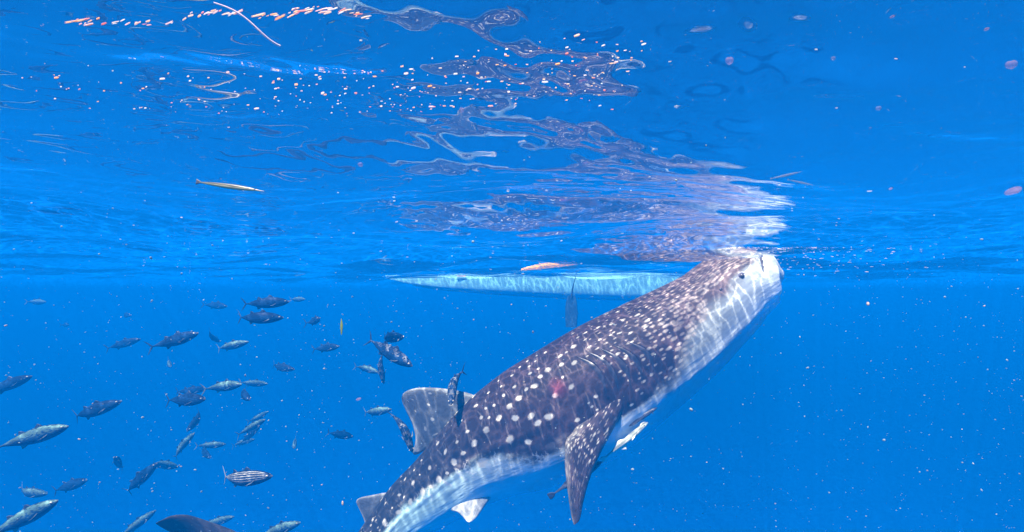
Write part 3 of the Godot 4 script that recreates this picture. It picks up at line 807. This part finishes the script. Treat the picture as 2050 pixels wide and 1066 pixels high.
# ---------------------------------------------------------------- boat, paddle, float
func boat() -> void:
	var o := thing("outrigger_boat", "white painted canoe hull floating in the distance behind the shark's head", "boat")
	var d := PackedByteArray()
	var w := 512
	d.resize(w * 128 * 3)
	for j in 128:
		for i in w:
			var n := grain.get_noise_2d(i * 0.8, j * 2.0) * 0.5 + grain.get_noise_2d(i * 4.0, j * 4.0) * 0.3
			var c := Color(0.3, 0.78, 0.8) * (0.95 + 0.2 * n)  # white paint tinted turquoise for the red light lost in the water
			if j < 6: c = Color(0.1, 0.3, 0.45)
			var k := (j * w + i) * 3
			d[k] = int(255.0 * pow(clampf(c.r, 0, 1), 0.4545))
			d[k + 1] = int(255.0 * pow(clampf(c.g, 0, 1), 0.4545))
			d[k + 2] = int(255.0 * pow(clampf(c.b, 0, 1), 0.4545))
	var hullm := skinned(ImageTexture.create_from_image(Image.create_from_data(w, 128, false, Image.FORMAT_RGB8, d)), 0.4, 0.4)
	o.position = V(0.98, -0.03, -11.3)
	o.rotation.y = 0.03
	var x0 := -4.05
	var x1 := 4.3
	# place along, keel depth, half beam, gunwale height
	var rows := [[0.0, -0.0, 0.008, 0.05], [0.06, -0.12, 0.06, 0.06], [0.15, -0.25, 0.16, 0.075], [0.3, -0.36, 0.28, 0.09], [0.5, -0.46, 0.34, 0.1], [0.7, -0.52, 0.36, 0.1], [0.85, -0.5, 0.3, 0.09], [0.95, -0.25, 0.14, 0.07], [1.0, -0.0, 0.01, 0.05]]
	var at := func(a: float, b: float, grow: float) -> Vector3:
		var keel := lerp_row(rows, a, 1)
		var beam := lerp_row(rows, a, 2) + grow
		var top := lerp_row(rows, a, 3)
		var t := absf(b * 2.0 - 1.0)         # 1 gunwale, 0 keel
		var sd := signf(b - 0.5)
		return V(lerpf(x0, x1, a), lerpf(keel - grow, top, pow(t, 1.25)), sd * beam * pow(t, 0.2))
	part("hull", sheet(90, 40, func(a: float, b: float) -> Vector3: return at.call(a, b, 0.0), false, func(a: float, b: float) -> Vector2: return Vector2(a, 1.0 - absf(b * 2.0 - 1.0))), hullm, o)
	part("inside", sheet(90, 40, func(a: float, b: float) -> Vector3: return at.call(lerpf(0.012, 0.988, a), b, -0.022 * minf(1.0, 30.0 * a * (1.0 - a)))), mat(Color(0.35, 0.27, 0.18)), o)
	for sd in [0.0, 1.0]:
		var pts := []
		var rad := []
		for i in 41:
			pts.append(at.call(i / 40.0, sd, 0.004))
			rad.append(0.022)
		part("gunwale", tube(pts, rad, 8), mat(Color(0.08, 0.25, 0.4)), o)
	var kp := []
	var kr := []
	for i in 31:
		kp.append(at.call(lerpf(0.08, 0.92, i / 30.0), 0.5, 0.012))
		kr.append(0.022)
	part("keel", tube(kp, kr, 8), hullm, o)
	for x in [-2.2, 0.0, 2.2]:
		var b := BoxMesh.new()
		b.size = V(0.22, 0.03, 0.5)
		var seat := part("thwart", b, mat(Color(0.4, 0.3, 0.2)), o)
		seat.position = V(x, 0.05, 0)
	var pd := thing("paddle", "dark paddle held upright in the water in front of the white hull", "paddle")
	part("shaft", tube([V(1.5, 0.12, -10.2), V(1.45, 0.1, -10.3), V(1.36, -0.3, -10.36), V(1.34, -0.5, -10.4)], [0.02, 0.02, 0.021, 0.024], 10), mat(Color(0.03, 0.06, 0.1)), pd)
	part("blade", fin([V(1.26, -0.44, -10.4), V(1.215, -0.6, -10.41), V(1.2, -0.85, -10.42), V(1.21, -1.15, -10.43)], [V(1.43, -0.44, -10.4), V(1.46, -0.6, -10.41), V(1.48, -0.85, -10.42), V(1.46, -1.15, -10.43)], [[0.0, 0.02], [0.3, 0.014], [1.0, 0.008]], 16, 10), mat(Color(0.02, 0.06, 0.11)), pd)
	var fl := thing("bamboo_float", "tapered orange yellow outrigger float lying at the water line above the hull", "float")
	var fp := []
	var fr := []
	for i in 13:
		var t := i / 12.0
		fp.append(V(0.13, -0.04, -6.6).lerp(V(0.95, 0.06, -6.7), t) + V(0, 0.015 * sin(t * 3.0), 0))
		fr.append(0.004 + 0.04 * pow(sin(PI * clampf(t * 0.9 + 0.02, 0.0, 1.0)), 0.6))
	part("pole", tube(fp, fr, 14), mat(Color(0.5, 0.25, 0.0), 0.45), fl)
	for k in [4, 8]:
		var tor := TorusMesh.new()
		tor.inner_radius = 0.036
		tor.outer_radius = 0.056
		var rg := part("lashing", tor, mat(Color(0.3, 0.2, 0.1)), fl)
		rg.basis = Basis(Quaternion(Vector3.UP, (V(0.82, 0.105, -0.1)).normalized()))
		rg.position = fp[k]


# ---------------------------------------------------------------- small things
func small_things() -> void:
	var pts := []
	var rad := []
	for i in 17:
		var t := i / 16.0
		var x := lerpf(-0.372, -0.311, t)
		pts.append(V(x + 0.006 * sin(t * PI), lerpf(0.0, -0.03, t) + 0.004 * sin(t * 6.0), lerpf(-0.555, -0.6, t)))
		rad.append(0.0009 + 0.0007 * t)
	tag(part("cord", tube(pts, rad, 8), mat(Color(0.8, 0.62, 0.6), 0.4), self), "thin pinkish white line dangling through the surface at the top", "cord")
	# long thin fish just under the surface, and two dark slips of fish at right
	var needle := skinned(belly_picture(Color(0.05, 0.055, 0.05), Color(0.38, 0.36, 0.18)), 0.3, 0.5)
	var nf := mat(Color(0.05, 0.06, 0.08), 0.4)
	var list := [
		[V(-0.855, -0.062, -1.232), V(-0.67, -0.088, -1.233), 0.62, "slender dark and yellow needle shaped fish just under the surface at upper left"],
		[V(0.755, -0.03, -1.33), V(0.85, -0.008, -1.33), 0.6, "upper of two small dark slips of fish at the surface, right of the reflection"],
		[V(0.805, -0.032, -1.33), V(0.885, -0.05, -1.33), 0.55, "lower of two small dark slips of fish at the surface, right of the reflection"],
	]
	for q in list:
		var o := thing("needlefish", q[3], "fish", "slender fish at the surface")
		var a: Vector3 = q[0]
		var b: Vector3 = q[1]
		var l := a.distance_to(b)
		o.transform = Transform3D(facing(b - a, false) * Basis.from_scale(V(l, l * q[2], l * q[2])), (a + b) * 0.5)
		var rows := [Vector4(0.5, 0, 0.003, 0.003), Vector4(0.4, 0, 0.016, 0.014), Vector4(0.25, 0, 0.045, 0.035), Vector4(0.0, 0, 0.06, 0.042), Vector4(-0.25, 0, 0.042, 0.03), Vector4(-0.42, 0, 0.014, 0.012), Vector4(-0.45, 0, 0.01, 0.006)]
		part("body", sheet(28, 18, func(p: float, t: float) -> Vector3:
			var r: Vector4 = spline(rows, p * 6.0)
			return V(r.x, r.y + r.z * cos((t * 2.0 - 1.0) * PI), r.w * sin((t * 2.0 - 1.0) * PI)), true, func(p: float, t: float) -> Vector2: return Vector2(p, absf(t * 2.0 - 1.0))), needle if list.find(q) == 0 else nf, o)
		part("tail_fin", fin([V(-0.42, 0.01, 0), V(-0.47, 0.05, 0), V(-0.5, 0.07, 0)], [V(-0.42, -0.01, 0), V(-0.46, -0.045, 0), V(-0.5, -0.07, 0)], [[0.0, 0.005], [1.0, 0.001]], 8, 5), nf, o)
		part("eye", shapes.eye, M.eye_dark, o).transform = Transform3D(Basis.from_scale(Vector3.ONE * 0.6), V(0.36, 0.01, 0.018))
	var leaf := fin([V(-0.814, -0.487, -2.211), V(-0.807, -0.52, -2.212), V(-0.812, -0.562, -2.215)], [V(-0.816, -0.487, -2.211), V(-0.82, -0.525, -2.212), V(-0.816, -0.565, -2.215)], [[0.0, 0.001], [1.0, 0.001]], 12, 6)
	tag(part("seagrass_blade", leaf, mat(Color(0.16, 0.2, 0.02), 0.6), self), "tiny upright green sliver of seagrass drifting above the middle fish", "seagrass")
	# pale drifting plankton close by
	var jelly := [
		[V(0.236, -0.11, -0.487), 0.0062, 0, "round pale pink blob drifting above the shark's mirrored snout"],
		[V(-0.066, -0.123, -0.588), 0.0050, 0, "round pale pink blob drifting in the middle of the mirrored flank"],
		[V(-0.23, -0.167, -0.69), 0.0050, 0, "small pale blob drifting right of the slender needle shaped fish"],
		[V(0.762, -0.206, -0.692), 0.0130, 1, "long salmon pink blob drifting at the right edge"],
		[V(0.372, -0.091, -0.436), 0.0028, 1, "tiny orange blob drifting near the top right"],
		[V(0.463, -0.104, -0.436), 0.0032, 1, "slanted orange blob drifting in the upper right corner"],
		[V(0.349, -0.107, -0.487), 0.0032, 2, "small greyish blob drifting below the tiny orange one"],
		[V(0.438, -0.141, -0.539), 0.0040, 2, "greyish round blob drifting right of the mirrored snout"],
		[V(0.542, -0.114, -0.487), 0.0070, 0, "large faint pink blob drifting by the upper right edge"],
		[V(-0.299, -0.569, -0.913), 0.0060, 1, "dull reddish blob drifting left of the dorsal fin"],
		[V(0.515, -0.22, -0.62), 0.0035, 1, "small orange blob drifting in the right half of the rippled surface"],
	]
	var jm := []
	for c in [Color(0.3, 0.2, 0.3), Color(0.34, 0.18, 0.18), Color(0.2, 0.2, 0.3)]:
		var m := mat(c, 0.7, 0.3)
		m.albedo_color.a = 0.2
		m.transparency = BaseMaterial3D.TRANSPARENCY_ALPHA
		jm.append(m)
	for q in jelly:
		var turn := rng.randf() * TAU
		var rr: float = q[1] * 0.65
		var me := sheet(14, 18, func(a: float, b: float) -> Vector3:
			var n := V(sin(a * PI) * cos(b * TAU), cos(a * PI), sin(a * PI) * sin(b * TAU))
			var lump := 1.0 + 0.18 * sin(3.0 * b * TAU + turn) * sin(a * PI) + 0.12 * cos(5.0 * a + turn)
			return V(n.x * (1.35 if q[2] == 1 else 1.0), n.y * (0.6 if q[2] == 1 else 1.0), n.z * 0.8) * rr * lump)
		var o := part("plankton", me, jm[q[2]], self)
		o.name = numbered("plankton")
		o.position = q[0]
		o.rotation.z = 0.35 if q[2] == 1 else 0.0
		tag(o, q[3], "plankton", "pale plankton drifting close by")


func swarm(called: String, mesh: Mesh, m: Material, list: Array, label: String) -> void:
	var mm := MultiMesh.new()
	mm.transform_format = MultiMesh.TRANSFORM_3D
	mm.use_colors = true
	mm.mesh = mesh
	mm.instance_count = list.size()
	for i in list.size():
		mm.set_instance_transform(i, list[i][0])
		mm.set_instance_color(i, list[i][1])
	var o := MultiMeshInstance3D.new()
	o.name = called
	o.multimesh = mm
	o.material_override = m
	add_child(o, true)
	tag(o, label, "", "", "stuff")


func specks() -> void:
	var ball := SphereMesh.new()
	ball.radius = 1.0
	ball.height = 2.0
	ball.radial_segments = 8
	ball.rings = 5
	var m := mat(Color(1, 1, 1), 0.6, 0.3)
	m.vertex_color_use_as_albedo = true
	m.backlight_enabled = true
	m.backlight = Color(0.9, 0.9, 0.9)
	var list := []
	# drifting specks all through the water
	for i in 5200:
		var z := -rng.randf_range(0.5, 1.0) * pow(rng.randf(), 0.6) * 9.0 - 0.7
		var x := rng.randf_range(-1.35, 1.35) * (absf(z) + 0.5)
		var y := -rng.randf_range(0.02, 1.0) * (absf(z) * 0.75 + 0.6)
		var r := rng.randf_range(0.0005, 0.0011) * (1.0 + 0.4 * absf(z)) * (1.0 + 2.2 * pow(rng.randf(), 14.0))
		var b := Basis.from_euler(V(rng.randf() * TAU, rng.randf() * TAU, rng.randf() * TAU)) * Basis.from_scale(V(r * rng.randf_range(1.0, 2.2), r, r))
		var t := rng.randf()
		var pos := V(x, y, z)
		if pos.y > swell(x, z).x - 0.01: continue
		list.append([Transform3D(b, pos), Color(0.3, 0.38, 0.4) if t < 0.9 else Color(0.5, 0.42, 0.35)])
	swarm("marine_snow", ball, m, list, "fine pale specks drifting through the water")
	# foam flecks clinging to the underside of the surface, in a band across the left and by the snout, and sun glints modelled as flecks
	var foam := []  # also holds the flecks that stand for sun glints
	for i in 1310:
		var t := rng.randf()
		var x := 0.0
		var z := 0.0
		var r := 0.0
		var stretch := rng.randf_range(1.5, 4.5)
		if i < 330:      # the band across the left and middle
			x = lerpf(-0.95, 0.22, pow(t, 0.7))
			z = -0.83 - 0.1 * sin(t * 5.0) - rng.randf_range(-0.13, 0.13) - 0.12 * t
			r = rng.randf_range(0.0004, 0.0010) * (1.8 if rng.randf() < 0.15 else 1.0)
		elif i < 415:    # sun glints on the crest at the top left, shaped as flecks
			x = lerpf(-0.6, -0.2, t)
			z = -0.6 - 0.03 * t + 0.008 * sin(t * 17.0) + rng.randf_range(-0.008, 0.008)
			r = rng.randf_range(0.0003, 0.0010)
			stretch = rng.randf_range(4.0, 14.0)
		elif i < 500:    # bubbles trailing from the mouth
			x = 2.45 + rng.randf_range(0.0, 1.3) * rng.randf()
			z = -4.1 + rng.randf_range(-0.4, 0.4)
			r = rng.randf_range(0.002, 0.0045)
		elif i < 1200:    # white water round the mouth
			x = 1.95 + 0.95 * rng.randf() * rng.randf()
			z = -4.22 + rng.randf_range(-0.3, 0.3)
			r = rng.randf_range(0.001, 0.0042)
		else:
			z = -rng.randf_range(0.7, 6.5)
			x = rng.randf_range(-1.1, 1.1) * absf(z)
			r = rng.randf_range(0.0003, 0.0007) * (1.0 + absf(z))
		var h := swell(x, z)
		var up := V(-h.y, 1, -h.z).normalized()
		var along := V(1.0, 0, 0.35 + rng.randf_range(-0.3, 0.3)).normalized()
		var sx := (along - up * along.dot(up)).normalized()
		var sink := rng.randf_range(0.0, 0.2) if i >= 430 and i < 500 else 0.0
		var tint := (Color(0.85, 0.85, 0.8) if i < 415 or (i >= 500 and i < 1200) else Color(0.5, 0.56, 0.58)).lerp(Color(0.9, 0.5, 0.12) if rng.randf() < 0.6 else Color(0.8, 0.25, 0.15), rng.randf() * (1.0 if i < 430 else 0.3))  # orange and red paint the colour of sun glints into the flecks
		foam.append([Transform3D(Basis(sx, up, sx.cross(up)) * Basis.from_scale(V(r * stretch, r * 0.7, r)), V(x, h.x - r * 0.6 - sink, z)), tint])
	swarm("foam_and_glints", ball, m, foam, "tiny foam flecks, bubbles and modelled sun glints along the underside of the surface")


# ---------------------------------------------------------------- build
func _ready() -> void:
	var cam := Camera3D.new()
	cam.name = "camera"
	cam.fov = 60.0
	cam.near = 0.02
	cam.far = 600.0
	cam.position = V(0, -0.36, 0)
	cam.rotation_degrees = V(3.22, 0, 0)
	add_child(cam)
	cam.current = true
	var env := Environment.new()
	env.background_mode = Environment.BG_SKY
	var sky := Sky.new()
	var sm := ProceduralSkyMaterial.new()
	sm.sky_top_color = Color(0.001, 0.011, 0.045).linear_to_srgb()
	sm.sky_horizon_color = Color(0.001, 0.012, 0.045).linear_to_srgb()
	sm.sky_curve = 0.12
	sm.ground_bottom_color = Color(0.003, 0.02, 0.07).linear_to_srgb()
	sm.ground_horizon_color = Color(0.02, 0.08, 0.18).linear_to_srgb()
	sky.sky_material = sm
	env.sky = sky
	env.tonemap_mode = Environment.TONE_MAPPER_LINEAR
	env.tonemap_exposure = 12.0
	env.fog_enabled = true
	env.fog_density = 0.068
	env.fog_light_color = Color(0.0005, 0.238, 0.95).linear_to_srgb()
	env.sdfgi_enabled = true
	env.ssao_enabled = true
	env.ssil_enabled = true
	var we := WorldEnvironment.new()
	we.name = "environment"
	we.environment = env
	add_child(we)
	var sun := DirectionalLight3D.new()
	sun.name = "sun"
	sun.light_energy = 1.6
	sun.light_color = Color(1.0, 0.96, 0.9)
	sun.light_angular_distance = 0.5
	sun.shadow_enabled = true
	add_child(sun)
	sun.look_at_from_position(Vector3.ZERO, V(0.24, -0.88, -0.42), Vector3.UP)

	rng.seed = 20
	grain.seed = 2
	grain.frequency = 0.03
	grain.fractal_octaves = 3
	make_waves()
	water_sheet()
	var upwell_mesh := sheet(60, 60, func(a: float, b: float) -> Vector3: return V((a - 0.5) * 340.0, -10.5 - 0.4 * sin(a * 23.0) * cos(b * 19.0), (b - 0.5) * 340.0), true)  # added sheet, its blue standing for scattered light and lost red
	tag(part("upwelling_sheet", upwell_mesh, mat(Color(0.002, 0.17, 0.66), 1.0, 0.0), self), "added blue sheet below, standing in for light scattered up from deep water", "", "", "structure")
	make_shark()
	school()
	remoras()
	boat()
	small_things()
	specks()
